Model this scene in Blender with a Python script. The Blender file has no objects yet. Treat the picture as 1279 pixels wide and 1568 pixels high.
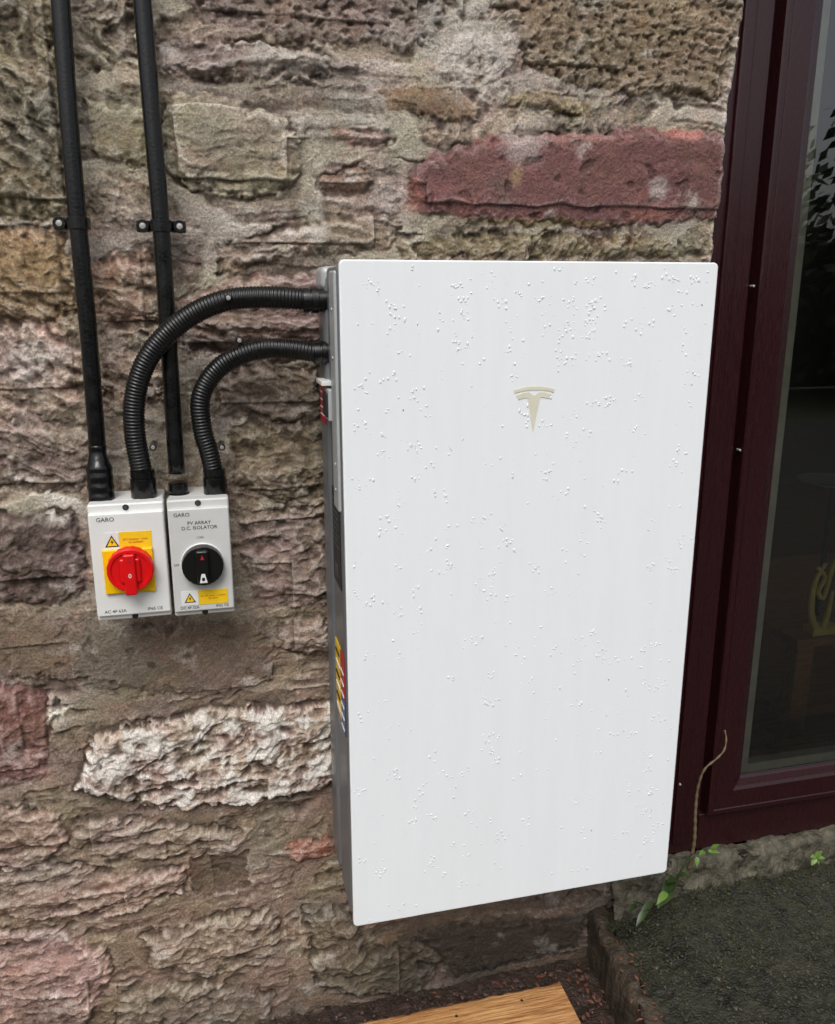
import bpy, bmesh, numpy as np, math, random
from mathutils import Matrix, Vector
random.seed(4); RNG=np.random.RandomState(7)
scene=bpy.context.scene
# ------------------------------------------------------------------ camera pose (solved from the battery's real size)
POSE=[0.25306,-0.23962,-0.03063,-0.18741,-1.22512,1.05681]; F=1304.19; PP=(639.5,784.0)
def rod(r):
    r=np.array(r); t=np.linalg.norm(r); k=r/t; K=np.array([[0,-k[2],k[1]],[k[2],0,-k[0]],[-k[1],k[0],0]])
    return np.eye(3)+math.sin(t)*K+(1-math.cos(t))*K@K
R=rod(POSE[:3])@np.array([[1,0,0],[0,0,-1],[0,1,0]],float); C=np.array(POSE[3:6])
cd=bpy.data.cameras.new("camera"); cam=bpy.data.objects.new("camera",cd); scene.collection.objects.link(cam); scene.camera=cam
M=Matrix.Identity(4)
for i in range(3):
    M[i][0]=R[0][i]; M[i][1]=-R[1][i]; M[i][2]=-R[2][i]; M[i][3]=C[i]
cam.matrix_world=M; cd.sensor_fit='VERTICAL'; cd.sensor_height=36; cd.sensor_width=36; cd.lens=36*F/1568; cd.clip_start=0.02; cd.clip_end=500
# survey helpers: measured point -> metres on a real plane (y, z or x constant)
def ray(u,v): return R.T@np.array([(u-PP[0])/F,(v-PP[1])/F,1.0])
def aty(u,v,y=.215):
    d=ray(u,v); return C+d*(y-C[1])/d[1]
def atz(u,v,z):
    d=ray(u,v); return C+d*(z-C[2])/d[2]
def atx(u,v,x):
    d=ray(u,v); return C+d*(x-C[0])/d[0]
WALL=.215
# ------------------------------------------------------------------ helpers
def lin(c):
    c=np.array(c,float)/255.; return np.where(c<=.04045,c/12.92,((c+.055)/1.055)**2.4)
def L4(c): return tuple(lin(c))+(1,)
def mat(name,col,rough=.5,metal=0,spec=.5,var=0,scale=20,bump=0,bscale=None,coat=0,col2=None,stretch=None,rvar=0):
    m=bpy.data.materials.new(name); m.use_nodes=True; n=m.node_tree.nodes; l=m.node_tree.links; b=n["Principled BSDF"]
    b.inputs["Base Color"].default_value=L4(col); b.inputs["Roughness"].default_value=rough; b.inputs["Metallic"].default_value=metal
    b.inputs["Specular IOR Level"].default_value=spec; b.inputs["Coat Weight"].default_value=coat; b.inputs["Coat Roughness"].default_value=.08
    tc=n.new("ShaderNodeTexCoord"); mp=n.new("ShaderNodeMapping"); l.new(tc.outputs["Object"],mp.inputs[0])
    if stretch: mp.inputs["Scale"].default_value=stretch
    if var or col2 or rvar:
        t=n.new("ShaderNodeTexNoise"); t.inputs["Scale"].default_value=scale; t.inputs["Detail"].default_value=6; t.inputs["Roughness"].default_value=.65
        l.new(mp.outputs[0],t.inputs["Vector"])
        r=n.new("ShaderNodeValToRGB"); r.color_ramp.elements[0].position=.35; r.color_ramp.elements[1].position=.68
        c=np.array(lin(col)); 
        c2=lin(col2) if col2 else np.clip(c*(1+var),0,1); c1=c if col2 else c*(1-var)
        r.color_ramp.elements[0].color=tuple(c1)+(1,); r.color_ramp.elements[1].color=tuple(c2)+(1,)
        l.new(t.outputs["Fac"],r.inputs[0])
        if var or col2: l.new(r.outputs[0],b.inputs["Base Color"])
        if rvar:
            mr=n.new("ShaderNodeMapRange"); mr.inputs["To Min"].default_value=rough-rvar; mr.inputs["To Max"].default_value=rough+rvar
            mr.inputs["From Min"].default_value=.35; mr.inputs["From Max"].default_value=.65
            l.new(t.outputs["Fac"],mr.inputs["Value"]); l.new(mr.outputs[0],b.inputs["Roughness"])
    if bump:
        t=n.new("ShaderNodeTexNoise"); t.inputs["Scale"].default_value=bscale or scale; t.inputs["Detail"].default_value=6
        l.new(mp.outputs[0],t.inputs["Vector"]); bp=n.new("ShaderNodeBump"); bp.inputs["Strength"].default_value=1; bp.inputs["Distance"].default_value=bump
        l.new(t.outputs["Fac"],bp.inputs["Height"]); l.new(bp.outputs[0],b.inputs["Normal"])
    return m
def empty(name):
    o=bpy.data.objects.new(name,None); scene.collection.objects.link(o); return o
def obj(name,verts,faces,m,parent=None,smooth=False):
    me=bpy.data.meshes.new(name); me.from_pydata([tuple(map(float,v)) for v in verts],[],faces); me.update()
    if smooth: me.polygons.foreach_set("use_smooth",[True]*len(me.polygons))
    if m: me.materials.append(m)
    o=bpy.data.objects.new(name,me); scene.collection.objects.link(o)
    if parent: o.parent=parent
    return o
def box(name,x0,x1,y0,y1,z0,z1,m,parent=None,bev=0,seg=2):
    v=[(x,y,z) for x in (x0,x1) for y in (y0,y1) for z in (z0,z1)]
    f=[(0,1,3,2),(4,6,7,5),(0,4,5,1),(2,3,7,6),(0,2,6,4),(1,5,7,3)]
    o=obj(name,v,f,m,parent)
    if bev:
        bm=bmesh.new(); bm.from_mesh(o.data); bmesh.ops.recalc_face_normals(bm,faces=bm.faces)
        bmesh.ops.bevel(bm,geom=list(bm.edges),offset=bev,segments=seg,affect='EDGES',profile=.5)
        for f_ in bm.faces: f_.smooth=True
        bm.to_mesh(o.data); bm.free()
        wn=o.modifiers.new("wn",'WEIGHTED_NORMAL'); wn.keep_sharp=True
    else:
        bm=bmesh.new(); bm.from_mesh(o.data); bmesh.ops.recalc_face_normals(bm,faces=bm.faces); bm.to_mesh(o.data); bm.free()
    return o
def lathe(name,center,axis,prof,m,parent=None,seg=36,wob=None):
    """prof: list of (dist along axis, radius)"""
    a=Vector(axis).normalized(); t=a.orthogonal().normalized(); b=a.cross(t); c=Vector(center); v=[];f=[]
    for d,r in prof:
        for i in range(seg):
            an=2*math.pi*i/seg; rr=r*(wob(an) if wob else 1)
            v.append(c+a*d+(t*math.cos(an)+b*math.sin(an))*rr)
    for j in range(len(prof)-1):
        for i in range(seg):
            k=(i+1)%seg; f.append((j*seg+i,j*seg+k,(j+1)*seg+k,(j+1)*seg+i))
    f.append(tuple(range(seg))[::-1]); f.append(tuple((len(prof)-1)*seg+i for i in range(seg)))
    o=obj(name,v,f,m,parent)
    for p in o.data.polygons: p.use_smooth=len(p.vertices)==4
    o.data.set_sharp_from_angle(angle=math.radians(38))
    return o
def catmull(P,step):
    P=[np.array(p,float) for p in P]; P=[2*P[0]-P[1]]+P+[2*P[-1]-P[-2]]; out=[]
    for i in range(1,len(P)-2):
        n=60
        for k in range(n):
            t=k/n; a,b,c,d=P[i-1:i+3]
            out.append(.5*((2*b)+(-a+c)*t+(2*a-5*b+4*c-d)*t*t+(-a+3*b-3*c+d)*t**3))
    out.append(P[-2]); out=np.array(out); s=np.r_[0,np.cumsum(np.linalg.norm(np.diff(out,axis=0),axis=1))]
    q=np.arange(0,s[-1],step); return np.c_[[np.interp(q,s,out[:,i]) for i in range(3)]].T,q
def sweep(name,P,rad,m,parent=None,seg=20,step=.01,radf=None):
    pts,s=catmull(P,step); n=len(pts); T=np.gradient(pts,axis=0); T/=np.linalg.norm(T,axis=1)[:,None]
    nv=np.array([.13,-.9,.2]); v=[];f=[]
    for i in range(n):
        nv=nv-T[i]*nv.dot(T[i]); nv/=np.linalg.norm(nv); b=np.cross(T[i],nv)
        r=radf(s[i],s[-1]) if radf else rad
        for k in range(seg):
            a=2*math.pi*k/seg; v.append(pts[i]+(nv*math.cos(a)+b*math.sin(a))*r)
    for i in range(n-1):
        for k in range(seg):
            kk=(k+1)%seg; f.append((i*seg+k,i*seg+kk,(i+1)*seg+kk,(i+1)*seg+k))
    f.append(tuple(range(seg))[::-1]); f.append(tuple((n-1)*seg+k for k in range(seg)))
    return obj(name,v,f,m,parent,True)
def text(name,s,loc,size,m,parent,rot=(math.pi/2,0,0),align='CENTER',sx=1):
    cu=bpy.data.curves.new(name,'FONT'); cu.body=s; cu.size=size; cu.align_x=align; cu.align_y='CENTER'; cu.resolution_u=2; cu.offset=size*.006
    t=bpy.data.objects.new(name+"_tmp",cu); scene.collection.objects.link(t)
    bpy.context.view_layer.update(); me=bpy.data.meshes.new_from_object(t.evaluated_get(bpy.context.evaluated_depsgraph_get()))
    bpy.data.objects.remove(t); me.materials.clear(); me.materials.append(m)
    o=bpy.data.objects.new(name,me); scene.collection.objects.link(o); o.location=loc; o.rotation_euler=rot; o.scale=(sx,1,1); o.parent=parent; return o
# ------------------------------------------------------------------ noise
PERM=RNG.permutation(512); GA=RNG.rand(512)*2*math.pi; GX=np.cos(GA); GY=np.sin(GA)
def pn(x,y,s=0):
    x=x+s*17.31; y=y+s*7.77
    xi=np.floor(x).astype(np.int32); yi=np.floor(y).astype(np.int32); fx=x-xi; fy=y-yi
    u=fx*fx*fx*(fx*(fx*6-15)+10); v=fy*fy*fy*(fy*(fy*6-15)+10)
    def g(a,b,dx,dy):
        h=PERM[(PERM[(a+s*31)&511]+b)&511]; return GX[h]*dx+GY[h]*dy
    a=g(xi,yi,fx,fy); b=g(xi+1,yi,fx-1,fy); c=g(xi,yi+1,fx,fy-1); d=g(xi+1,yi+1,fx-1,fy-1)
    return ((a+(b-a)*u)*(1-v)+(c+(d-c)*u)*v)*1.5
def fbm(x,y,o,s=0,ridge=False,gain=.5):
    t=0;a=1;n=0
    for i in range(o):
        q=pn(x*2**i,y*2**i,s+i*3); 
        if ridge: q=1-2*np.abs(q)*1.4
        t=t+a*q; n+=a; a*=gain
    return t/n
def ss(a,b,x): t=np.clip((x-a)/(b-a),0,1); return t*t*(3-2*t)
# ------------------------------------------------------------------ stone wall
def axis(parts):
    out=[]
    for a,b,st in parts: out+=list(np.arange(a,b-1e-6,st))
    return np.array(out+[parts[-1][1]])
xs=axis([(-5,-1.0,.03),(-1.0,-.68,.006),(-.68,.762,.0019),(.762,5,.03)])
zs=axis([(-.5,-.41,.01),(-.41,1.6,.0019),(1.6,3.0,.02)])
X,Z=np.meshgrid(xs,zs); shp=X.shape; x=X.ravel(); z=Z.ravel()
wx=x+.014*fbm(x*9,z*9,3,1)+.004*pn(x*45,z*45,2); wz=z+.010*fbm(x*9,z*9,3,5)+.004*pn(x*45,z*45,6)
# generic rubble underneath everything
cw,ch=.23,.115; gx=wx/cw; gz=wz/ch; gx=gx+.5*(np.floor(gz)%2); ix=np.floor(gx).astype(int); iz=np.floor(gz).astype(int)
F1=np.full(x.shape,9.);F2=F1.copy();ID=np.zeros(x.shape,int)
for a in (-1,0,1):
    for b in (-1,0,1):
        h=PERM[(PERM[(ix+a)&511]+iz+b)&511]; jx=(h%23)/23*.8+.1; jz=((h//23)%17)/17*.7+.15
        d=np.hypot(ix+a+jx-gx,(iz+b+jz-gz)); c=d<F1; F2=np.where(c,F1,np.minimum(F2,d)); ID=np.where(c,h,ID); F1=np.where(c,d,F1)
e=F2-F1
palette=np.array([lin(c) for c in [(134,118,106),(124,108,98),(140,124,104),(126,110,102),(128,118,100),(142,122,112),(114,100,88),(132,112,96)]])
mortar=lin((160,153,144)); mortlow=lin((130,114,101))
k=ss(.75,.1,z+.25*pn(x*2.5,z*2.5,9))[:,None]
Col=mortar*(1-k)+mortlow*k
gs=ss(.10,.22,e+.05*pn(x*30,z*30,8)); gm=(gs*.65)[:,None]; Col=Col*(1-gm)+palette[ID%8]*gm
H=ss(.05,.35,e)*.009*(.2+.8*((ID*7)%11)/11)
pit=np.zeros_like(x); smo=.02+.45*gs; wht=np.zeros_like(x); msk=np.zeros_like(x); strat=.08+.5*gs
ST=[((114,98,92),9,'p',"285,0 300,20 360,40 450,65 560,60 640,70 680,30 690,0 690,-80 280,-80"),
((122,106,84),11,'p',"760,0 800,60 820,100 870,125 940,140 1110,150 1125,60 1180,0 1180,-80 750,-80"),
((124,101,74),8,'s',"580,140 640,122 720,145 738,165 725,185 650,180 590,165"),
((128,112,80),12,'s',"770,150 860,140 915,155 905,170 800,165"),
((108,70,69),12,'s',"640,320 625,270 660,235 740,215 860,205 980,195 1150,200 1150,330 960,345 760,335"),
((146,138,120),16,'g',"250,150 330,140 420,170 460,210 455,270 430,300 350,300 280,290 250,250"),
((120,110,88),15,'n',"-90,-60 75,-60 85,60 95,130 100,200 105,300 100,330 40,340 -90,320"),
((130,121,106),9,'n',"115,-60 200,-60 215,90 120,110"),
((138,128,102),9,'s',"125,150 225,170 225,260 150,240"),
((130,117,112),12,'n',"240,70 330,60 480,75 560,100 480,120 330,120 240,110"),
((144,106,97),8,'n',"505,200 560,195 600,215 590,230 530,225"),
((124,103,86),10,'n',"480,270 560,255 575,280 560,300 490,290"),
((134,120,107),15,'n',"440,345 560,320 620,345 600,380 500,390 330,420 330,380"),
((120,108,84),9,'n',"610,375 750,350 1120,370 1120,395 620,395"),
((146,124,94),10,'n',"-90,345 90,355 110,430 115,480 60,500 -90,490"),
((148,121,104),10,'n',"130,400 230,380 250,460 245,510 170,520 140,470"),
((130,110,104),16,'n',"260,470 330,430 420,410 520,420 520,520 420,560 330,540 270,540"),
((154,134,126),9,'n',"-90,500 70,490 120,540 125,620 60,640 -90,620"),
((136,118,106),11,'n',"150,540 240,530 250,620 160,640"),
((124,111,100),15,'n',"330,580 400,560 485,570 490,640 440,650 340,640"),
((132,117,108),11,'n',"-90,640 130,650 140,700 120,760 -90,750"),
((114,102,85),11,'n',"350,660 500,650 505,760 440,770 360,740"),
((96,80,77),15,'n',"-90,790 110,790 130,860 125,920 60,935 -90,920"),
((130,115,108),13,'n',"360,790 500,780 500,840 370,830"),
((134,116,111),13,'n',"365,840 450,830 500,850 500,930 400,930"),
((138,119,113),13,'n',"420,960 490,940 510,970 505,1000 430,1000"),
((114,99,87),7,'s',"-90,935 130,960 300,960 400,950 420,1040 330,1075 200,1060 100,1050 -90,1020"),
((126,93,86),11,'n',"-90,1040 60,1060 80,1120 70,1200 -90,1210"),
((156,138,128),22,'w',"140,1130 230,1110 340,1090 520,1080 520,1200 440,1225 330,1235 230,1245 115,1215"),
((205,200,192),8,'w',"65,1100 85,1080 102,1100 90,1118 70,1118"),
((134,119,108),15,'n',"110,1260 220,1260 380,1280 360,1310 170,1330 100,1300"),
((140,118,109),13,'n',"-90,1230 90,1250 100,1290 60,1340 -90,1330"),
((104,89,77),-7,'s',"290,1320 380,1310 385,1370 300,1380"),
((142,121,112),15,'n',"-90,1350 120,1330 210,1340 290,1330 280,1370 170,1410 60,1420 -90,1400"),
((128,114,100),17,'n',"220,1440 330,1410 420,1400 430,1450 400,1490 300,1500 230,1490"),
((150,125,119),15,'n',"-90,1440 100,1430 160,1460 170,1510 100,1620 -90,1620"),
((126,113,100),13,'n',"180,1520 330,1510 420,1530 410,1620 180,1620"),
((148,103,89),8,'n',"440,1300 505,1285 510,1315 460,1330"),
((106,95,78),15,'n',"470,1400 540,1390 560,1470 640,1440 700,1450 640,1530 480,1520"),
((76,64,52),8,'s',"640,1430 900,1400 890,1450 700,1500")]
for col,lift,typ,sp in ST:
    P=np.array([aty(*map(float,q.split(',')),WALL)[[0,2]] for q in sp.split()])
    a,b=P.min(0)-.04,P.max(0)+.04; idx=np.where((x>a[0])&(x<b[0])&(z>a[1])&(z<b[1]))[0]
    px,pz=wx[idx],wz[idx]; dm=np.full(px.shape,9.); ins=np.zeros(px.shape,bool); n=len(P)
    for i in range(n):
        p,q=P[i],P[(i+1)%n]; ex,ez=q-p; t=np.clip(((px-p[0])*ex+(pz-p[1])*ez)/(ex*ex+ez*ez),0,1)
        dm=np.minimum(dm,np.hypot(px-p[0]-t*ex,pz-p[1]-t*ez))
        c=((p[1]>pz)!=(q[1]>pz))&(px<(q[0]-p[0])*(pz-p[1])/(q[1]-p[1]+1e-12)+p[0]); ins^=c
    sd=np.where(ins,-dm,dm)+.007*pn(px*60,pz*60,11)+.004*pn(px*140,pz*140,10)
    m=ss(.003,-.003,sd); hh=lift/1000*(.45+.55*ss(0,-.018,sd)); dep=-.006*np.exp(-(np.maximum(sd,0)/.006)**2)*(lift>9)*ss(-.2,.3,pn(px*15,pz*15,12))
    H[idx]=(H[idx]*.6+dep)*(1-m)+hh*m; Col[idx]=Col[idx]*(1-m[:,None])+lin(col)*m[:,None]; msk[idx]=np.maximum(msk[idx],m)
    def st(A,v): A[idx]=A[idx]*(1-m)+v*m
    st(pit,1. if typ=='p' else 0); st(smo,.0 if typ=='s' else (.2 if typ=='g' else .65)); st(wht,1. if typ=='w' else 0); st(strat,{'n':.95,'w':1.1,'g':.35,'s':.15,'p':.3}[typ])
# relief: broken faces and ledges, hewn roughness, sandy grain
ang=.35*pn(x*1.6,z*1.6,21); sx_=x+z*ang; sz_=z-x*ang
dx_=.012*fbm(x*9,z*9,4,17,gain=.6)+.004*pn(x*60,z*60,18); dz_=.010*fbm(x*9,z*9,4,19,gain=.6)+.004*pn(x*60,z*60,20)
crag=fbm((sx_+dx_)*9,(sz_+dz_)*16,5,13,gain=.58)
ledge=fbm((sx_+dx_)*4.5+3,(sz_+dz_)*12,3,15); L_=ledge*5+.6*crag; fr=L_-np.floor(L_); stp=(np.floor(L_)+ss(.80,1,fr)*.9+.1*fr)/5
fac=np.abs(pn((sx_+dx_)*15,(sz_+dz_)*22,26))+.5*np.abs(pn((sx_+dx_)*34,(sz_+dz_)*46,28))   # conchoidal facets
patch=.45+.75*ss(-.25,.35,fbm(x*7,z*9,3,30))      # some faces weathered smoother than others
rough=fbm(x*40,z*46,4,23,gain=.66); grain=pn(x*230,z*230,29)
H+=strat*(.012*crag+.018*stp-.008*fac)+.0068*rough*patch*(.22+.78*smo)+.0010*grain
pp=pn(x*52,z*74,31)*.7+pn(x*95,z*120,33)*.5+.25*pn(x*170,z*180,34)
H-=pit*.005*ss(-.1,.6,pp); H-=.003*ss(.38,.62,pn(x*30,z*36,35))*(1-smo)*(msk>.5)
gg=fbm(x*12,z*70,3,37); H+=((strat>.3)&(strat<.4)&(msk>.9))*.0022*gg
H+=wht*.006*fbm(x*35,z*35,3,39,ridge=True)
H+=.014*pn(x*2.2,z*2.2,41)
edge=.756+.004*pn(z*14,z*0+3,43)+.003*pn(z*50,z*0,44)-.016*ss(1.5,1.2,z)
H-=.07*ss(edge-.018,edge+.012,x)**1.3
Hg=H.reshape(shp)
def blur(A,r):
    def b1(B,ax):
        c=np.cumsum(np.concatenate([np.repeat(B.take([0],ax),r+1,ax),B,np.repeat(B.take([-1],ax),r,ax)],ax),axis=ax)
        n=B.shape[ax]; return (c.take(np.arange(2*r+1,2*r+1+n),ax)-c.take(np.arange(0,n),ax))/(2*r+1)
    return b1(b1(A,0),1)
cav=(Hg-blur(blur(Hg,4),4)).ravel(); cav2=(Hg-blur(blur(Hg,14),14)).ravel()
# colour: mineral variation, lichen, lime, crevice shade painted into the hollows
v1=fbm(x*6,z*9,4,51); v2=fbm(x*34,z*40,4,53,gain=.75)
Col=Col*np.clip(1+.48*v2+.30*v1,.3,2.2)[:,None]
pink=np.array([1.07,.98,.97]); och=np.array([1.04,1.0,.85]); t=ss(-.3,.3,fbm(x*8,z*12,3,57))[:,None]; Col=Col*(pink*t+och*(1-t))
red_=(ss(.15,.5,fbm(x*13,z*20,4,58)+.1*v2)*.4)[:,None]; Col=Col*(1-red_)+Col*np.array([1.22,.89,.81])*red_
gr=(ss(.08,.45,fbm(x*7,z*7,4,59)+.12*v2)*.45)[:,None]; Col=Col*(1-gr)+Col.mean(1)[:,None]*np.array([.98,1.0,.74])*gr
hollow_shade=np.clip(ss(.0004,-.003,cav)*.5+ss(.001,-.009,cav2)*.42,0,.87)[:,None]; Col=Col*(1-hollow_shade)+Col*np.array([.2,.17,.15])*hollow_shade
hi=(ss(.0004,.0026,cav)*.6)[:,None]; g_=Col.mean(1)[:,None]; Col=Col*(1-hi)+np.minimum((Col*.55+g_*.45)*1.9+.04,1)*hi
lim=ss(.28,.55,fbm(x*10,z*14,4,61)+.3*v2)*.4*ss(-.003,.002,cav2)+wht*ss(-.12,.15,fbm(x*18,z*22,4,63)+.4*v2)*.9*ss(-.004,.001,cav2)
for (u,v,rr,s) in [(50,560,.05,.5),(90,775,.04,.8),(720,60,.10,.55),(740,110,.06,.45),(600,60,.05,.2),(450,340,.03,.6),(480,345,.03,.5),(800,215,.05,.35),(260,60,.03,.4),(1010,290,.025,.4),(30,740,.03,.5),(70,1100,.02,.8),(560,180,.06,.25),(600,310,.04,.35),(470,190,.05,.3),(280,540,.03,.3),(170,1170,.04,.8),(360,330,.04,.35),(420,90,.05,.3),(20,1160,.03,.3)]:
    p=aty(u,v); d=np.hypot(x-p[0],z-p[2])/rr; lim=np.maximum(lim,s*ss(1.1,.4,d+.6*v2)*ss(-.004,.001,cav2))
lim=np.clip(lim,0,.9)[:,None]; Col=Col*(1-lim)+lin((204,199,194))*np.clip(1+.3*v2,.6,1.2)[:,None]*lim
for (u,v,rx,rz,c,s) in [(1050,205,.05,.012,(186,118,108),.7),(900,212,.10,.010,(164,112,105),.5),(635,300,.02,.03,(166,102,86),.6),(35,400,.07,.04,(160,128,84),.5),(200,470,.03,.03,(162,116,100),.4),(20,430,.05,.03,(120,98,60),.45),(790,270,.012,.02,(160,132,92),.6),(840,340,.15,.008,(132,114,64),.6),(1000,330,.06,.01,(156,98,82),.5),(660,165,.04,.01,(112,74,48),.45),(40,1380,.08,.03,(164,130,118),.35),(60,1480,.06,.04,(170,136,126),.4),(40,1100,.05,.03,(140,84,74),.35)]:
    p=aty(u,v); d=np.hypot((x-p[0])/rx,(z-p[2])/rz); mm=(s*ss(1.2,.4,d+.8*v2))[:,None]; Col=Col*(1-mm)+lin(c)*mm*(1-.5*hollow_shade)
lum=Col@np.array([.3,.5,.2]); Col=Col*.86+.14*lum[:,None]
foot_tone=(.62+.38*ss(-.40,-.2,z))*(1-.38*ss(-.05,.15,x)*ss(.12,-.1,z))     # darker towards the wall foot and below the battery
Col=Col*foot_tone[:,None]
Col=Col*np.array([1.27,1.255,1.205]); Col=np.clip(Col,.004,.85)
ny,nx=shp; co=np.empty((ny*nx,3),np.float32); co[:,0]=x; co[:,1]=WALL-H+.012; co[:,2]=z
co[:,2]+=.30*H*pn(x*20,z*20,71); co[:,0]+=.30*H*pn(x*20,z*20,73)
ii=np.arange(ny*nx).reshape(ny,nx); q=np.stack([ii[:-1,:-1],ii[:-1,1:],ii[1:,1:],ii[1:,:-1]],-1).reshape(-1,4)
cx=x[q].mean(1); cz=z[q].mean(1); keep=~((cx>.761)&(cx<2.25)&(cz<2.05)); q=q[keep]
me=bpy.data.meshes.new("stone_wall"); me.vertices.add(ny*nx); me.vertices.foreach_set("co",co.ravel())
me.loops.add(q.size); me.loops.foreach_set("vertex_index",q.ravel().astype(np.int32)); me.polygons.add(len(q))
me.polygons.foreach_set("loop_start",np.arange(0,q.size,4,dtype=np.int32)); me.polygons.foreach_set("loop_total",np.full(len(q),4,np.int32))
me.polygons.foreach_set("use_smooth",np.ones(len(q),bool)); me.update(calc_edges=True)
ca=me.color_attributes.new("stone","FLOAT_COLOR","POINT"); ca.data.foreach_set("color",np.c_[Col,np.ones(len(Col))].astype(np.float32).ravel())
wall=bpy.data.objects.new("stone_wall",me); scene.collection.objects.link(wall)
m=bpy.data.materials.new("rubble_stone"); m.use_nodes=True; n=m.node_tree.nodes; l=m.node_tree.links; b=n["Principled BSDF"]
at=n.new("ShaderNodeAttribute"); at.attribute_name="stone"; tc=n.new("ShaderNodeTexCoord")
t1=n.new("ShaderNodeTexNoise"); t1.inputs["Scale"].default_value=300; t1.inputs["Detail"].default_value=4; t1.inputs["Roughness"].default_value=.75
t2=n.new("ShaderNodeTexNoise"); t2.inputs["Scale"].default_value=80; t2.inputs["Detail"].default_value=6; t2.inputs["Roughness"].default_value=.75
l.new(tc.outputs["Object"],t1.inputs[0]); l.new(tc.outputs["Object"],t2.inputs[0])
r1=n.new("ShaderNodeMapRange"); r1.inputs["From Min"].default_value=.3; r1.inputs["From Max"].default_value=.7; r1.inputs["To Min"].default_value=.5; r1.inputs["To Max"].default_value=1.55; l.new(t1.outputs["Fac"],r1.inputs[0])
mx=n.new("ShaderNodeVectorMath"); mx.operation='SCALE'; l.new(at.outputs["Color"],mx.inputs[0]); l.new(r1.outputs[0],mx.inputs["Scale"]); l.new(mx.outputs[0],b.inputs["Base Color"])
r2=n.new("ShaderNodeMapRange"); r2.inputs["From Min"].default_value=.35; r2.inputs["From Max"].default_value=.65; r2.inputs["To Min"].default_value=.34; r2.inputs["To Max"].default_value=.8; l.new(t2.outputs["Fac"],r2.inputs[0]); l.new(r2.outputs[0],b.inputs["Roughness"])
ad=n.new("ShaderNodeMath"); ad.operation='MULTIPLY_ADD'; ad.inputs[1].default_value=.4; l.new(t1.outputs["Fac"],ad.inputs[0]); l.new(t2.outputs["Fac"],ad.inputs[2])
bp=n.new("ShaderNodeBump"); bp.inputs["Strength"].default_value=1; bp.inputs["Distance"].default_value=.0055; l.new(ad.outputs[0],bp.inputs["Height"]); l.new(bp.outputs[0],b.inputs["Normal"])
me.materials.append(m)
# ------------------------------------------------------------------ materials
blk=mat("black_pvc",(13,13,14),.28,spec=.5,var=.25,scale=40,rvar=.08,bump=.0003,bscale=200)
blkc=mat("black_corrugated",(13,13,14),.36,var=.3,scale=60,rvar=.1)
blkt=mat("heat_shrink",(12,12,13),.22,bump=.001,bscale=90)
zinc=mat("zinc_screw",(190,188,180),.35,metal=.6,var=.2,scale=200)
whitep=mat("battery_front_white",(239,242,244),.14,spec=.5,var=.015,scale=5,rvar=.10,stretch=(6,6,.7))
alu=mat("battery_casing_grey",(118,121,124),.38,metal=.4,var=.15,scale=15,rvar=.08,stretch=(1,1,.2))
alul=mat("battery_casing_light",(176,179,180),.4,metal=.15,var=.08,scale=20)
dark=mat("dark_plastic",(30,31,32),.5,var=.2,scale=50)
emb=mat("emblem_champagne",(220,217,198),.25,var=.05,scale=30)
embe=mat("emblem_edge",(238,237,226),.25,var=.02)
red=mat("red_label",(176,28,40),.4,var=.06,scale=60); yel=mat("yellow_label",(240,196,30),.4,var=.05,scale=60); blu=mat("blue_label",(50,70,120),.4,var=.05,scale=60)
wlab=mat("white_label",(222,222,220),.4,var=.03,scale=60); ink=mat("ink",(22,22,22),.5,var=.1,scale=80); inkg=mat("grey_ink",(62,64,66),.5,var=.1,scale=80)
iso1=mat("isolator_plastic_white",(224,224,221),.34,var=.03,scale=12,rvar=.06); iso2=mat("isolator_plastic_grey",(202,202,199),.34,var=.04,scale=12,rvar=.06)
redk=mat("red_knob_plastic",(214,14,20),.28,var=.05,scale=40); yelk=mat("yellow_plate_plastic",(242,190,0),.34,var=.04,scale=40); blkk=mat("black_knob_plastic",(17,17,17),.28,var=.2,scale=50)
# ------------------------------------------------------------------ home battery
W_=.5963; Ht=1.099
bat=empty("home_battery")
def plate(name,x0,x1,y0,y1,z0,z1,rad,bev,m):
    """slab with rounded corners in the XZ outline and a softened front edge"""
    v=[];f=[];n=8; ring_=[]
    for (cx_,cz_,a0_) in ((x1-rad,z1-rad,0),(x0+rad,z1-rad,90),(x0+rad,z0+rad,180),(x1-rad,z0+rad,270)):
        for i in range(n+1): ring_.append((cx_,cz_,math.radians(a0_+90*i/n)))
    prof=[(0,y1),(0,y0+bev),(bev*.3,y0+bev*.3),(bev,y0)]
    for ins,y in prof:
        for (cx_,cz_,a) in ring_: v.append((cx_+(rad-ins)*math.cos(a),y,cz_+(rad-ins)*math.sin(a)))
    N=len(ring_)
    for j in range(len(prof)-1):
        for i in range(N): k_=(i+1)%N; f.append((j*N+i,j*N+k_,(j+1)*N+k_,(j+1)*N+i))
    f.append(tuple(range(N))); f.append(tuple(3*N+i for i in range(N))[::-1])
    o=obj(name,v,f,m,bat)
    bm=bmesh.new(); bm.from_mesh(o.data); bmesh.ops.recalc_face_normals(bm,faces=bm.faces); bm.to_mesh(o.data); bm.free()
    for p_ in o.data.polygons: p_.use_smooth=len(p_.vertices)==4
    return o
plate("front_panel",0,W_,0,.010,0,Ht,.008,.0022,whitep)
plate("panel_backing",.0035,W_-.0035,.0102,.016,.0035,Ht-.0035,.006,.001,dark)
box("casing",-.002,W_-.006,.0165,.115,.012,Ht-.008,alu,bat,.006,3)
box("side_cover",-.0055,.02,.020,.070,Ht-.37,Ht-.014,alul,bat,.004,3)
box("rear_chassis",-.007,W_-.003,.1152,.192,.03,Ht-.014,alu,bat,.012,4)
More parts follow.
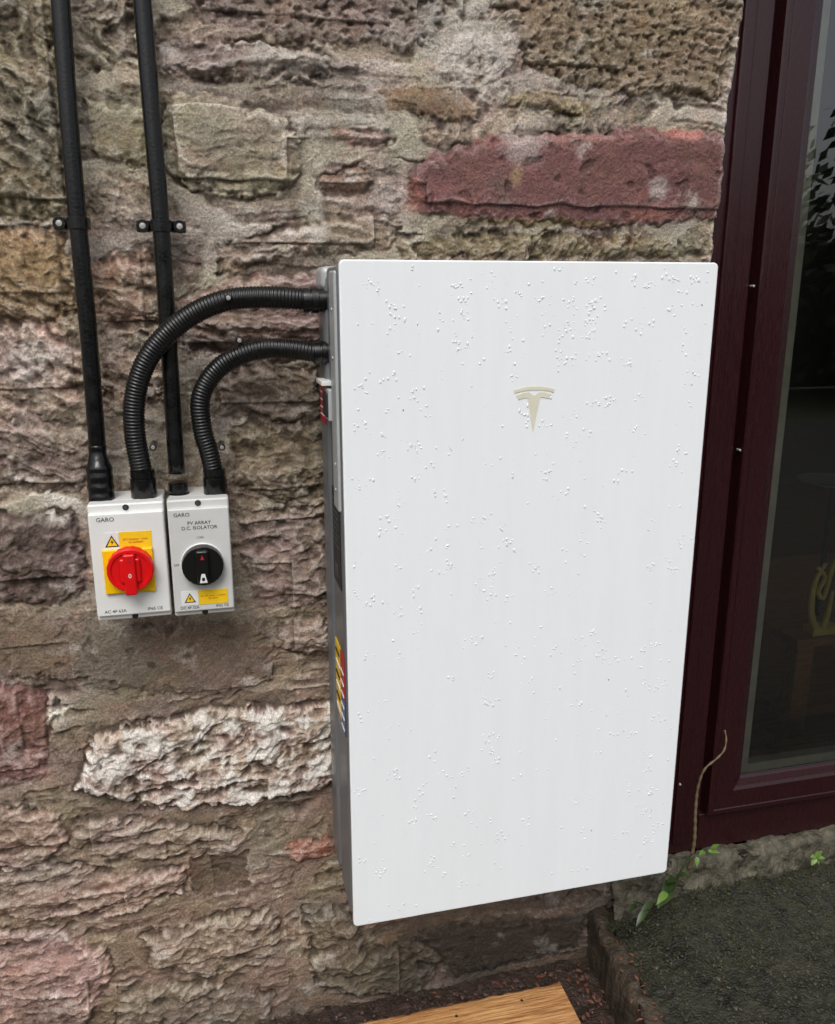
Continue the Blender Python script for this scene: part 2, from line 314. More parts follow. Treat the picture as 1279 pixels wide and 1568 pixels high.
box("rear_top_cap",-.010,.04,.118,.194,Ht-.042,Ht-.006,alul,bat,.010,4)
for zz in (.25,.85): box("wall_bracket_%d"%int(zz*10),.02,W_-.02,.1925,.206,zz-.04,zz+.04,dark,bat,.002)
def slab(nm,y0,y1,z0,z1,x,m): return box(nm,x-.0012,x,y0,y1,z0,z1,m,bat)
XS=-.0021
slab("serial_label",.030,.105,.60,.755,XS,dark)
slab("serial_label_white",.050,.08,.615,.635,XS-.0013,inkg)
for i in range(9): slab("serial_text_%d"%i,.04,.095,.665+i*.009,.668+i*.009,XS-.0013,inkg)
slab("warning_label_yellow",.060,.112,.362,.49,XS,yel); slab("warning_label_red",.020,.0585,.417,.49,XS,red); slab("warning_label_blue",.020,.0585,.350,.415,XS,blu)
for i in range(6):
    slab("warning_text_%d"%i,.066,.104,.372+i*.02,.376+i*.02,XS-.0013,ink if i%2 else wlab)
    slab("warning_text_b%d"%i,.025,.053,.358+i*.02,.361+i*.02,XS-.0013,wlab)
slab("switch_label_red",.122,.180,.850,.912,-.0072,red)
for i in range(4): slab("switch_text_%d"%i,.13,.17,.862+i*.012,.8635+i*.012,-.0085,wlab)
box("switch_shelf",-.018,-.001,.085,.150,.915,.922,iso1,bat,.001); box("rapid_switch",-.014,-.0022,.075,.108,.868,.905,dark,bat,.002); box("rapid_switch_collar",-.010,-.002,.070,.113,.862,.911,alul,bat,.002)
for zz in (1.03,.96,.80,.76): lathe("side_screw_%d"%int(zz*100),(-.0055,.045,zz),(-1,0,0),[(0,.0035),(.001,.0035),(.0012,.0015)],zinc,bat,16)
def emblem():
    s=.066; cxz=aty(819,592,0); cx0,cz0=cxz[0],cxz[2]; out=[]
    for nm,gw,yy,mm in (("emblem_edge",.018,-.0004,embe),("emblem",0,-.0009,emb)):
        v=[];f=[];N=24
        for i in range(N+1):
            t=-1+2*i/N; v.append(((.5+gw)*t,-.075*t*t+gw)); v.append(((.475+gw)*t,-.075*t*t-.075*(1-.15*abs(t))-gw))
        for i in range(N): f.append((2*i,2*i+1,2*i+3,2*i+2))
        k=len(v); pl=[(0,-.215),(.13,-.125),(.25,-.135),(.43,-.19),(.37,-.285),(.24,-.255),(.17,-.25),(.135,-.29),(0,-1.06),(-.135,-.29),(-.17,-.25),(-.24,-.255),(-.37,-.285),(-.43,-.19),(-.25,-.135),(-.13,-.125)]
        cen=np.array([0,-.28]); 
        for p_ in pl:
            p_=np.array(p_); d_=(p_-cen); v.append(tuple(p_+gw*d_/max(np.linalg.norm(d_),.1)))
        for a in [(0,1,2,6,7,8),(2,3,4,5,6),(0,8,9,10,14,15),(14,10,11,12,13)]: f.append(tuple(k+i for i in a))
        obj(nm,[(cx0+a*s,yy,cz0+b_*s) for a,b_ in v],f,mm,bat)
emblem()
def droplets():
    v=[];f=[]
    def dome(cx,cz,r,hh,ax):
        k=len(v); ns=10
        for (rr,yy) in ((1,0),(.84,.5),(.48,.87)):
            for i in range(ns):
                a=2*math.pi*i/ns; v.append((cx+r*rr*math.cos(a),-.0001-hh*yy,cz+r*ax*rr*math.sin(a)))
        v.append((cx,-.0001-hh,cz))
        for j in range(2):
            for i in range(ns): q=(i+1)%ns; f.append((k+j*ns+i,k+j*ns+q,k+(j+1)*ns+q,k+(j+1)*ns+i))
        for i in range(ns): f.append((k+2*ns+i,k+2*ns+(i+1)%ns,k+3*ns))
    for c in range(420):
        x0=random.uniform(.01,W_-.01); z0=Ht-.01-(Ht-.02)*random.random()**1.25
        for i in range(random.choice([1,1,2,3,5,8])):
            r=random.uniform(.0007,.0021); dome(min(max(x0+random.gauss(0,.006),.006),W_-.006),min(max(z0+random.gauss(0,.005),.008),Ht-.008),r,r*.42,random.uniform(.7,1.7))
    for c in range(900):
        r=random.uniform(.0004,.0009); dome(random.uniform(.01,W_-.01),random.uniform(.01,Ht-.01),r,r*.35,1)
    return obj("rain_droplets",v,f,mat("water_on_white",(232,236,239),.03,spec=.9,var=.01),bat,True)
droplets()
for (u,v_) in [(617,628),(933,1041),(998,1241),(1076,467),(907,1272)]:
    p=aty(u,v_,-.0005); lathe("grit",(p[0],-.0002,p[2]),(0,-1,0),[(0,.0011),(.0005,.0008)],ink,bat,7)
# ------------------------------------------------------------------ rigid conduits
YC=WALL-.033
def conduit(name,pts):
    e_=empty(name); P=[aty(u,v,y) for u,v,y in pts]; P=[P[0]+(P[0]-P[1])*1.2]+P
    sweep("pipe",P,.0130,blk,e_,24,.02); return e_,P
c1,P1=conduit("cable_conduit",[(92,0,YC),(105,180,YC),(119,342,YC),(134,500,YC),(150,700,YC-.005)])
c2,P2=conduit("cable_conduit",[(217,0,YC),(233,190,YC),(246,346,YC),(260,560,YC),(271,738,YC-.005)])
p=aty(149,690,YC-.005); q_=aty(156,772,.165)
sweep("heat_shrink_boot",[p+(p-q_)*.1,p*.75+q_*.25,p*.5+q_*.5,q_+(q_-p)*.02],0,blkt,c1,24,.003,radf=lambda s,L:.0135+.0065*ss(.15,.42,s/L)+.0004*math.sin(s*400))
p=aty(272,738,YC-.008)
lathe("coupler",p,(0,0,-1),[(0,.0135),(.001,.0155),(.014,.0155),(.0145,.0135),(.018,.0135),(.0185,.017),(.045,.017)],blk,c2,24)
def saddle(par,u,v,left,right):
    p=aty(u,v,YC); r=.0155; hw=.0085; v_=[]; prof=[]
    if left: prof+=[(-.036,.016),(-.017,.016)]
    for i in range(13):
        a=math.pi*(1-i/12); prof.append((r*math.cos(a),-r*math.sin(a)))
    if right: prof+=[(.017,.016),(.036,.016)]
    else: prof+=[(.016,.016)]
    for (dx,dy) in prof:
        for dz in (-hw,hw): v_.append((p[0]+dx,p[1]+dy,p[2]+dz))
    f=[(2*i,2*i+1,2*i+3,2*i+2) for i in range(len(prof)-1)]
    o=obj("saddle_clip",v_,f,blk,par,False); s=o.modifiers.new("s",'SOLIDIFY'); s.thickness=.003; s.offset=1
    b_=o.modifiers.new("b",'BEVEL'); b_.width=.0008
    for sx,ok in ((-.027,left),(.027,right)):
        if ok:
            lathe("clip_lug",(p[0]+sx,p[1]+.018,p[2]),(0,-1,0),[(0,.0095),(.012,.0095),(.013,.0085)],blk,par,20)
            lathe("clip_screw",(p[0]+sx,p[1]+.0045,p[2]),(0,-1,0),[(0,.0048),(.0015,.0044),(.0018,.002)],zinc,par,14)
saddle(c1,119,342,True,False); saddle(c2,246,346,True,True)
# ------------------------------------------------------------------ corrugated conduits
def corr(name,pts,gl_dev,r,clips):
    e_=empty(name); P=[aty(u,v,y) for u,v,y in pts]
    sweep("corrugated_tube",P,r,blkc,e_,20,.0011,radf=lambda s,L:r*(.93+.09*(.5+.5*math.sin(2*math.pi*s/.0052))**.7))
    g=aty(*gl_dev); 
    lathe("gland_body",(g[0]-.022,g[1],g[2]),(1,0,0),[(0,r*.95),(.001,r*1.12),(.010,r*1.14),(.0105,r*1.02),(.013,r*1.02),(.0135,r*1.2),(.024,r*1.2),(.025,r*1.05),(.05,r*1.05)],blk,e_,28)
    p0=P[-1]
    lathe("gland_lower",(p0[0],p0[1],p0[2]+.012),(0,0,-1),[(0,r*.98),(.001,r*1.14),(.011,r*1.16),(.0115,r*1.06),(.014,r*1.06),(.0145,r*1.2),(.043,r*1.22),(.046,r*1.1)],blk,e_,28,wob=None)
    for (u,v,y) in clips:
        p=aty(u,v,y); 
        lathe("clip_stud",p,(0,-1,0),[(-.03,.0055),(0,.0055),(.006,.0055),(.0065,.004)],blk,e_,16)
        lathe("clip_screw",(p[0],p[1]-.0066,p[2]),(0,-1,0),[(0,.0035),(.001,.0033),(.0012,.002)],zinc,e_,12)
    return e_
corr("flexible_conduit",[(486,460,.128),(460,458,.128),(410,455,.13),(350,459,.14),(300,478,.15),(255,512,.155),(222,556,.158),(206,610,.16),(206,665,.162),(218,730,.165)],(484,460,.128),.0165,[(349,456,.115),(234,684,.17)])
corr("flexible_conduit",[(496,540,.128),(478,539,.128),(440,534,.135),(395,535,.15),(350,552,.16),(320,580,.165),(306,615,.165),(310,660,.165),(319,690,.165),(328,728,.165)],(500,540,.128),.0155,[(366,521,.155),(339,684,.175)])
# ------------------------------------------------------------------ isolators
YI=.118
def tri(par,cx,cz,s,y):
    obj("warning_triangle",[(cx-s,y,cz-s*.8),(cx+s,y,cz-s*.8),(cx,y,cz+s)],[(0,1,2)],ink,par)
    obj("warning_triangle_fill",[(cx-s*.72,y-.0002,cz-s*.64),(cx+s*.72,y-.0002,cz-s*.64),(cx,y-.0002,cz+s*.7)],[(0,1,2)],yel,par)
    obj("warning_bolt",[(cx+s*.1,y-.0004,cz+s*.35),(cx-s*.2,y-.0004,cz-s*.1),(cx+.0,y-.0004,cz-s*.1),(cx-.1*s,y-.0004,cz-s*.5),(cx+s*.25,y-.0004,cz+.02*s),(cx+.05*s,y-.0004,cz+.02*s)],[(0,1,2),(2,3,4),(0,2,4,5)],ink,par)
def isolator(corn,m):
    e_=empty("isolator_switch"); tl,tr,br,bl=[aty(u,v,YI) for u,v in corn]
    x0=(tl[0]+bl[0])/2; x1=(tr[0]+br[0])/2; z1=(tl[2]+tr[2])/2; z0=(bl[2]+br[2])/2
    box("back_box",x0+.002,x1-.002,YI+.034,WALL+.006,z0+.002,z1-.002,m,e_,.004,3)
    box("cover_rim",x0+.0005,x1-.0005,YI+.006,YI+.0335,z0+.001,z1-.001,m,e_,.0035,3)
    box("cover",x0+.001,x1-.001,YI-.001,YI+.012,z0+.010,z1-.014,m,e_,.003,3)
    cx=(x0+x1)/2
    for zz in (z1-.0075,z0+.0055):
        lathe("screw_recess",(cx,YI+.0062,zz),(0,-1,0),[(0,.0048),(.0008,.0048),(.001,.0035)],dark,e_,16); 
    lathe("cover_screw",(cx,YI+.0053,z1-.0075),(0,-1,0),[(0,.003),(.0022,.003)],inkg,e_,12)
    return e_,x0,x1,z0,z1,cx
i1,x0,x1,z0,z1,cx=isolator([(132,774),(250,768),(263,947),(147,953)],iso1)
yf=YI-.001
k=aty(199,873,YI-.02); kx,kz=aty(198,872,yf)[0],aty(198,872,yf)[2]
box("yellow_plate",kx-.038,kx+.037,yf-.006,yf,kz-.037,kz+.035,yelk,i1,.002,3)
kx,kz=k[0],k[2]
lathe("knob_base",(kx,yf-.006,kz),(0,-1,0),[(0,.035),(.010,.035),(.012,.0335),(.012,.030)],redk,i1,64,wob=lambda a:1+.012*(1 if math.cos(a*20)>.0 else -1))
lathe("knob_rim",(kx,yf-.0175,kz),(0,-1,0),[(0,.0345),(.004,.0345),(.0055,.033),(.0055,.029),(.003,.028),(.003,.001)],redk,i1,48)
g=box("knob_grip",-.009,.009,-.012,.0,-.036,.030,redk,i1,.003,3); g.location=(kx,yf-.019,kz-.002)
g=box("knob_grip_core",-.016,.016,-.006,.0,-.020,.020,redk,i1,.004,3); g.location=(kx,yf-.019,kz)
obj("knob_arrow",[(kx-.003,yf-.0315,kz+.016),(kx+.003,yf-.0315,kz+.016),(kx,yf-.0315,kz+.024)],[(0,1,2)],red,i1)
text("knob_mark","0",(kx,yf-.0315,kz-.006),.010,wlab,i1)
a=aty(181,815,yf); b_=aty(233,839,yf); box("warning_sticker",a[0],b_[0],yf-.0008,yf-.0001,b_[2],a[2],yel,i1)
text("warning_text","DC Isolator - must\nbe isolated",((a[0]+b_[0])/2,yf-.0011,(a[2]+b_[2])/2),.0048,red,i1)
a2=aty(158,815,yf); box("symbol_sticker",a2[0],a[0]-.0005,yf-.0008,yf-.0001,b_[2],a[2],wlab,i1); tri(i1,(a2[0]+a[0])/2,(a[2]+b_[2])/2,.0105,yf-.0012)
text("brand_text","GARO",(x0+.026,yf-.0004,z1-.024),.0095,inkg,i1); text("rating_text","AC 4P 63A",(x0+.029,yf-.0004,z0+.018),.0072,inkg,i1); text("ip_text","IP65 CE",(x1-.025,yf-.0004,z0+.018),.0072,inkg,i1)
i2,x0,x1,z0,z1,cx=isolator([(252,767),(350,762),(360,941),(268,946)],iso2)
kk=aty(310,866,YI-.012); kx,kz=kk[0],kk[2]
lathe("knob_ring",(kx,yf,kz),(0,-1,0),[(0,.0345),(.002,.0345),(.003,.0335)],wlab,i2,48)
lathe("knob_base",(kx,yf-.003,kz),(0,-1,0),[(0,.033),(.012,.032),(.013,.031),(.013,.001)],blkk,i2,60,wob=lambda a:1+.008*math.cos(a*24))
g=box("knob_grip",-.010,.010,-.010,0,-.027,.028,blkk,i2,.004,3); g.location=(kx,yf-.0155,kz); 
obj("knob_pointer",[(kx-.003,yf-.0262,kz+.014),(kx+.003,yf-.0262,kz+.014),(kx,yf-.0262,kz+.022)],[(0,1,2)],red,i2)
obj("lock_tab",[(kx-.006,yf-.0262,kz-.024),(kx+.006,yf-.0262,kz-.024),(kx+.0025,yf-.0262,kz-.009),(kx-.0025,yf-.0262,kz-.009)],[(0,1,2,3)],wlab,i2)
obj("lock_hole",[(kx+.0025*math.cos(a),yf-.0265,kz-.018+.003*math.sin(a)) for a in np.linspace(0,2*math.pi,14)[:-1]],[tuple(range(13))],ink,i2)
text("title_text","PV ARRAY\nD.C. ISOLATOR",(cx,yf-.0004,z1-.042),.0080,inkg,i2); text("on_text","I ON",(cx,yf-.0004,z1-.062),.005,inkg,i2)
text("brand_text","GARO",(x0+.022,yf-.0004,z1-.024),.0088,inkg,i2); text("off_text","OFF",(x0+.009,yf-.0004,kz),.005,inkg,i2)
text("rating_text","DC 4P 32A",(x0+.025,yf-.0004,z0+.017),.0062,inkg,i2); text("ip_text","IP65 CE",(x1-.020,yf-.0004,z0+.017),.0062,inkg,i2)
a=aty(303,904,yf); b_=aty(349,922,yf); box("warning_sticker",a[0],b_[0],yf-.0008,yf-.0001,b_[2],a[2],yel,i2); text("warning_text","DC PV array - contains\nlive parts",((a[0]+b_[0])/2,yf-.0011,(a[2]+b_[2])/2),.0042,red,i2)
a2=aty(276,904,yf); box("symbol_sticker",a2[0],a[0]-.0005,yf-.0008,yf-.0001,b_[2],a[2],wlab,i2); tri(i2,(a2[0]+a[0])/2,(a[2]+b_[2])/2,.0090,yf-.0012)
# ------------------------------------------------------------------ window
maroon=mat("maroon_woodgrain_upvc",(42,14,18),.28,spec=.5,var=.25,scale=30,stretch=(30,30,1.2),rvar=.08,bump=.0003,bscale=30)
seal=mat("black_gasket",(14,12,12),.5,var=.2); cream=mat("spacer_cream",(232,226,208),.4,var=.12,scale=25)
glass=bpy.data.materials.new("window_glass"); glass.use_nodes=True; n=glass.node_tree.nodes; l=glass.node_tree.links
tr_=n.new("ShaderNodeBsdfTransparent"); tr_.inputs[0].default_value=(.86,.9,.88,1); gl=n.new("ShaderNodeBsdfGlossy"); gl.inputs["Roughness"].default_value=.01
fr_=n.new("ShaderNodeFresnel"); fr_.inputs[0].default_value=2.3; ms=n.new("ShaderNodeMixShader"); l.new(fr_.outputs[0],ms.inputs[0]); l.new(tr_.outputs[0],ms.inputs[1]); l.new(gl.outputs[0],ms.inputs[2]); l.new(ms.outputs[0],n["Material Output"].inputs[0])
win=empty("patio_window"); YW=.245; zt=2.06; xr=2.24; zb=-.165
a0=aty(1085,1250,YW-.015); gi=aty(1140,1192,YW-.015); sx0=a0[0]; sz0=a0[2]; gx0=gi[0]; gz0=gi[2]; sx1=xr-.02; sz1=zt-.07; gx1=sx1-(gx0-sx0); gz1=sz1-(gz0-sz0)
box("outer_frame_left",.715,sx0-.012,YW,YW+.07,zb,zt,maroon,win,.003)
box("outer_frame_rebate",sx0-.0118,sx0+.03,YW+.021,YW+.07,zb+.02,zt,maroon,win)
box("outer_frame_lip",.757,.782,YW-.008,YW-.0005,zb+.03,zt,maroon,win,.003)
box("outer_frame_bottom",sx0-.0115,xr,YW,YW+.0205,zb,sz0-.004,maroon,win,.003)
box("outer_frame_bottom_rebate",sx0+.031,xr,YW+.021,YW+.07,zb,sz0+.03,maroon,win,.003)
box("outer_frame_top",.8005,xr,YW,YW+.07,zt-.06,zt,maroon,win,.003); box("outer_frame_right",xr+.0005,xr+.07,YW,YW+.07,zb,zt,maroon,win,.003)
def ring(name,prof,m,x0_,x1_,z0_,z1_):
    """prof: (inset, y) swept round a mitred rectangle"""
    v=[];f=[]
    for (ins,y) in prof:
        v+=[(x0_+ins,y,z0_+ins),(x1_-ins,y,z0_+ins),(x1_-ins,y,z1_-ins),(x0_+ins,y,z1_-ins)]
    for j in range(len(prof)-1):
        for i in range(4): k_=(i+1)%4; f.append((j*4+i,j*4+k_,(j+1)*4+k_,(j+1)*4+i))
    o=obj(name,v,f,m,win); return o
w=gx0-sx0
ring("sash",[(0,YW+.0205),(0,YW-.013),(.003,YW-.016),(.012,YW-.016),(.014,YW-.014),(.016,YW-.016),(w-.025,YW-.016),(w-.018,YW-.012),(w-.004,YW-.006),(w,YW-.002),(w,YW+.012)],maroon,sx0,sx1,sz0,sz1)
ring("gasket",[(w-.001,YW-.001),(w+.002,YW+.001),(w+.002,YW+.0025)],seal,sx0,sx1,sz0,sz1)
ring("glazing_spacer",[(w+.001,YW+.0045),(w+.022,YW+.006),(w+.022,YW+.03)],cream,sx0,sx1,sz0,sz1)
ring("inner_bead",[(w+.021,YW+.031),(w+.036,YW+.031),(w+.036,YW+.05)],mat("inner_bead_wood",(80,50,36),.4,var=.2,scale=20),sx0,sx1,sz0,sz1)
obj("pane",[(gx0,YW+.003,gz0),(gx1,YW+.003,gz0),(gx1,YW+.003,gz1),(gx0,YW+.003,gz1)],[(0,1,2,3)],glass,win)
for (u,v) in [(1157,438),(1136,690),(1044,1203),(1133,1073)]:
    p=aty(u,v,YW-.014); lathe("frame_screw",(p[0],p[1]+.003,p[2]),(0,-1,0),[(-.01,.0025),(0,.0025),(.0008,.0018)],zinc,win,12)
# room behind the window (unseen gap in its right wall, added to let daylight in)
room=empty("room_interior"); rm=mat("room_plaster",(110,104,96),.8,var=.15,scale=3); fl=mat("room_floor_wood",(110,72,44),.35,var=.3,scale=8,stretch=(1,12,1))
box("floor",.3,4.2,.33,3.6,-.22,-.19,fl,room); box("left_wall",.2,.3,.33,3.7,-.2,2.6,rm,room); box("ceiling",.2,4.3,.33,3.7,2.6,2.7,rm,room)
box("right_wall_low",4.2,4.3,.33,3.7,-.2,.6,rm,room); box("right_wall_back",4.2,4.3,2.4,3.7,.6,2.6,rm,room); box("right_wall_front",4.2,4.3,.33,1.0,.6,2.6,rm,room)
box("back_wall",.3,4.2,3.6,3.7,-.2,2.6,rm,room)
pine=mat("table_pine",(170,112,60),.35,var=.25,scale=6,stretch=(2,14,14)); tb=empty("wooden_table")
p=aty(1225,975,.50)
box("top",p[0]-.02,p[0]+.9,.48,1.1,p[2]-.025,p[2],pine,tb,.004); 
for dx,dy in ((.0,.5),(.8,.5),(.0,1.04),(.8,1.04)): box("leg",p[0]+dx,p[0]+dx+.05,dy,dy+.05,-.19,p[2]-.026,pine,tb,.003)
box("shelf",p[0]-.01,p[0]+.85,.51,1.07,-.03,-.005,pine,tb,.003)
p2=aty(1262,738,.62); bw=empty("serving_tray_stand"); bg_=mat("tray_enamel",(150,150,146),.2,var=.05)
lathe("tray",(p2[0]+.03,p2[1],p2[2]),(0,0,1),[(-.004,.03),(-.003,.075),(.0,.088),(.004,.090),(.003,.087),(-.001,.074),(-.002,.01)],bg_,bw,48)
box("stand",p2[0]+.025,p2[0]+.035,p2[1]-.005,p2[1]+.005,p[2],p2[2]-.004,dark,bw)
orn=empty("yellow_ornament"); ym=mat("yellow_paint",(244,216,110),.4,var=.15,scale=30)
sweep("loop_1",[aty(u,v,.5) for u,v in [(1266,862),(1250,888),(1242,925),(1246,955),(1258,964),(1268,940),(1276,905)]],.008,ym,orn,10,.01,radf=lambda s,L:.004+.006*math.sin(math.pi*min(1,s/L+.02)))
sweep("loop_2",[aty(u,v,.5) for u,v in [(1252,868),(1264,884),(1254,905),(1262,915),(1279,862),(1300,850)]],.006,ym,orn,10,.01)
pp_=aty(1258,962,.5); box("foot",pp_[0]-.03,pp_[0]+.05,.49,.53,p[2]+.0005,pp_[2]+.004,ym,orn,.002)
# ------------------------------------------------------------------ ground
def gridmesh(name,xa,ya,hf,m,colf=None):
    XX,YY=np.meshgrid(xa,ya); zz=hf(XX,YY); ny_,nx_=XX.shape; i_=np.arange(nx_*ny_).reshape(ny_,nx_)
    f=np.stack([i_[:-1,:-1],i_[:-1,1:],i_[1:,1:],i_[1:,:-1]],-1).reshape(-1,4)
    return obj(name,np.c_[XX.ravel(),YY.ravel(),zz.ravel()],f.tolist(),m,None,True)
ZG=-.262; ZS=-.375
soil=mat("soil",(40,30,24),.6,col2=(70,54,44),scale=60,bump=.006,bscale=160)
gmat=mat("lawn_ground",(52,54,34),.9,col2=(70,72,44),scale=3,bump=.02,bscale=30)
big=[(-120,-120),(120,-120),(120,120),(-120,120)]
obj("ground",[(a,b_,ZS-.012) for a,b_ in big],[(0,1,2,3)],gmat)
gridmesh("soil_bed",np.arange(-1.0,.60,.006),np.arange(-.5,.26,.006),lambda a,b_:ZS+.010*fbm(a*9,b_*9,4,81)+.006*fbm(a*45,b_*45,3,83),soil)
tar=mat("mossy_tarmac",(24,25,17),.55,col2=(58,56,40),scale=24,bump=.007,bscale=200,rvar=.2)
e0=atz(905,1402,ZG); e1=atz(985,1566,ZG)
ex=lambda y: e0[0]+(e1[0]-e0[0])*(y-e0[1])/(e1[1]-e0[1])
path=empty("tarmac_path")
ys_=np.r_[np.arange(-.5,.262,.005)]; us=np.r_[np.arange(0,.9,.005),np.linspace(.9,8,40)]
UU,YY=np.meshgrid(us,ys_); XX=UU+ex(YY)+.035; zz=ZG+.035*ss(.02,.2,YY)*ss(.03,.2,UU)+.006*fbm(XX*10,YY*10,3,85)+.007*fbm(XX*80,YY*80,3,87); ny_,nx_=XX.shape; i_=np.arange(nx_*ny_).reshape(ny_,nx_)
t_=obj("surface",np.c_[XX.ravel(),YY.ravel(),zz.ravel()],np.stack([i_[:-1,:-1],i_[:-1,1:],i_[1:,1:],i_[1:,:-1]],-1).reshape(-1,4).tolist(),tar,path,True)
obj("surface_far",[(ex(-.5)+.035,-.5,ZG),(9,-.5,ZG),(9,-6,ZG),(ex(-6)+.035,-6,ZG)],[(3,2,1,0)],tar,path)
v=[];f=[]; N=260; prof=[(0,-.14),(0,-.02),(.004,.003),(.012,.006),(.030,.006),(.038,.000),(.045,-.02)]
for i in range(N):
    y=.25-i*(2.2/N)
    for j,(a,b_) in enumerate(prof):
        nn=.014*float(pn(np.array([y*14.]),np.array([j*.6]),91)[0])+.008*float(pn(np.array([y*60.]),np.array([j*1.4]),92)[0])
        v.append((ex(y)+a+nn,y,ZG+b_+.5*nn))
for i in range(N-1):
    for j in range(len(prof)-1): k_=len(prof); f.append((i*k_+j,i*k_+j+1,(i+1)*k_+j+1,(i+1)*k_+j))
obj("edging",v,f,mat("edging_concrete",(48,41,32),.6,col2=(84,72,58),scale=35,bump=.006,bscale=120),path,True)
pl=mat("plinth_render",(46,45,33),.65,col2=(100,94,78),scale=30,bump=.009,bscale=80)
v=[];f=[]; prof=[(.25,-.164),(.226,-.166),(.216,-.172),(.211,-.185),(.208,-.200),(.203,-.212),(.199,-.225),(.190,-.24),(.18,-.28)]
xsp=np.arange(.60,2.3,.005)
for i,xx in enumerate(xsp):
    for j,(a,b_) in enumerate(prof):
        nn=.014*float(pn(np.array([xx*16.]),np.array([j*.5]),95)[0])+.010*float(pn(np.array([xx*55.]),np.array([j*.9]),96)[0])
        v.append((xx,a+nn,b_+.6*nn))
for i in range(len(xsp)-1):
    for j in range(len(prof)-1): k_=len(prof); f.append((i*k_+j,i*k_+j+1,(i+1)*k_+j+1,(i+1)*k_+j))
obj("window_plinth",v,f,pl,None,True)
def gravel(nm,N,fx,fz,m,smax):
    v=[];f=[]
    bm=bmesh.new(); bmesh.ops.create_icosphere(bm,subdivisions=1,radius=1); bv=[np.array(q.co) for q in bm.verts]; bf=[[w_.index for w_ in q.verts] for q in bm.faces]; bm.free()
    for i in range(N):
        X_,Y_=fx(); s=random.uniform(.0015,smax)*(1.8 if random.random()<.08 else 1)
        zz=fz(X_,Y_)
        if zz is None: continue
        k_=len(v); sc=np.array([random.uniform(.7,1.5),random.uniform(.7,1.5),random.uniform(.4,.8)])*s
        for q in bv: v.append(np.array([X_,Y_,zz])+q*sc*random.uniform(.75,1.2))
        f+=[[k_+w_ for w_ in q] for q in bf]
    obj(nm,v,f,m)
gravel("gravel",2600,lambda:(random.uniform(-.7,.60),random.uniform(-.4,.2)),lambda X_,Y_:None if X_>ex(Y_)-.006 else ZS+.004,mat("gravel_stone",(50,36,32),.5,col2=(104,78,72),scale=45),.006)
gz_=lambda X_,Y_: ZG+.002+.035*float(ss(.02,.2,Y_))*float(ss(.03,.2,X_-ex(Y_)-.035))
gravel("path_grit",2600,lambda:(e0[0]+.05+random.random()*.9,random.uniform(-.3,.2)),gz_,mat("grit_stone",(40,38,28),.5,col2=(86,80,64),scale=60),.0028)
def leafmesh(v,f,base,dr,up,Ln,wd,curl=.25,n=7):
    dr=Vector(dr).normalized(); sd=dr.cross(Vector(up)).normalized(); nn=sd.cross(dr).normalized(); k_=len(v); base=Vector(base)
    for i in range(n+1):
        t=i/n; w_=wd*math.sin(math.pi*min(1,t*.97+.02)**.75)*.5; c=base+dr*(Ln*t)-nn*(curl*Ln*t*t)
        v.append(tuple(c-sd*w_+nn*w_*.25)); v.append(tuple(c)); v.append(tuple(c+sd*w_+nn*w_*.25))
    for i in range(n):
        a=k_+3*i; f.append((a,a+1,a+4,a+3)); f.append((a+1,a+2,a+5,a+4))
v=[];f=[]
for i in range(200):
    X_=random.uniform(.2,.58); Y_=random.uniform(-.1,.19)
    if X_>ex(Y_)-.005: continue
    a=random.uniform(0,6.28); leafmesh(v,f,(X_,Y_,ZS+.012+random.random()*.006),(math.cos(a),math.sin(a),random.uniform(-.2,.3)),(0,0,1),random.uniform(.006,.02),random.uniform(.003,.009),.2,4)
for i in range(25):
    Y_=random.uniform(-.2,.12); a=random.uniform(0,6.28); leafmesh(v,f,(ex(Y_)+random.uniform(-.01,.05),Y_,ZG+.008),(math.cos(a),math.sin(a),random.uniform(-.2,.3)),(0,0,1),random.uniform(.006,.018),random.uniform(.003,.008),.2,4)
obj("leaf_litter",v,f,mat("dead_leaf",(84,46,34),.5,col2=(132,88,70),scale=40))
# timber board on the ground
ZB=-.315; c=atz(858,1503,ZB); 
bd=empty("timber_board"); wood=mat("wet_pine_board",(146,92,52),.25,spec=.6,col2=(216,168,112),scale=5,stretch=(2.5,40,34),rvar=.12,bump=.0025,bscale=8,coat=.4)
v=[];f=[]; nxb,nyb=300,40; bx0,bx1=-.9,c[0]; by0,by1=c[1]-.20,c[1]
for i in range(nxb+1):
    for j in range(nyb+1):
        t=i/nxb; t=1-(1-t)**1.6; xx=bx0+(bx1-bx0)*t; s_=j/nyb; yy=by0+(by1-by0)*s_
        en=.004*float(pn(np.array([xx*22.]),np.array([2.]),101)[0])+.003*float(pn(np.array([xx*80.]),np.array([2.]),102)[0])
        if j in(0,nyb): yy+=en
        if i==nxb: xx+=.006*float(pn(np.array([yy*40.]),np.array([5.]),103)[0])+.003*float(pn(np.array([yy*150.]),np.array([5.]),104)[0])
        ed=min(s_*nyb,(1-s_)*nyb,(nxb-i)*1.0); zz=ZB-.0025*max(0,1-ed/1.5)+.0012*float(pn(np.array([xx*3.]),np.array([yy*70.]),105)[0])
        v.append((xx,yy,zz))
for i in range(nxb):
    for j in range(nyb): a=i*(nyb+1)+j; f.append((a,a+nyb+1,a+nyb+2,a+1))
bnd=[i*(nyb+1)+nyb for i in range(nxb+1)]; end=[nxb*(nyb+1)+j for j in range(nyb+1)][::-1]; fr_e=[i*(nyb+1) for i in range(nxb+1)][::-1]
loop=bnd+end[1:]+fr_e[1:]; k0=len(v)
for q in loop: v.append((v[q][0],v[q][1],ZB-.045))
for i in range(len(loop)-1): f.append((loop[i],loop[i+1],k0+i+1,k0+i))
obj("board",v,f,wood,bd,True)
box("bearer",.0,c[0]-.05,c[1]-.15,c[1]-.06,ZS-.01,ZB-.0455,wood,bd,.002)
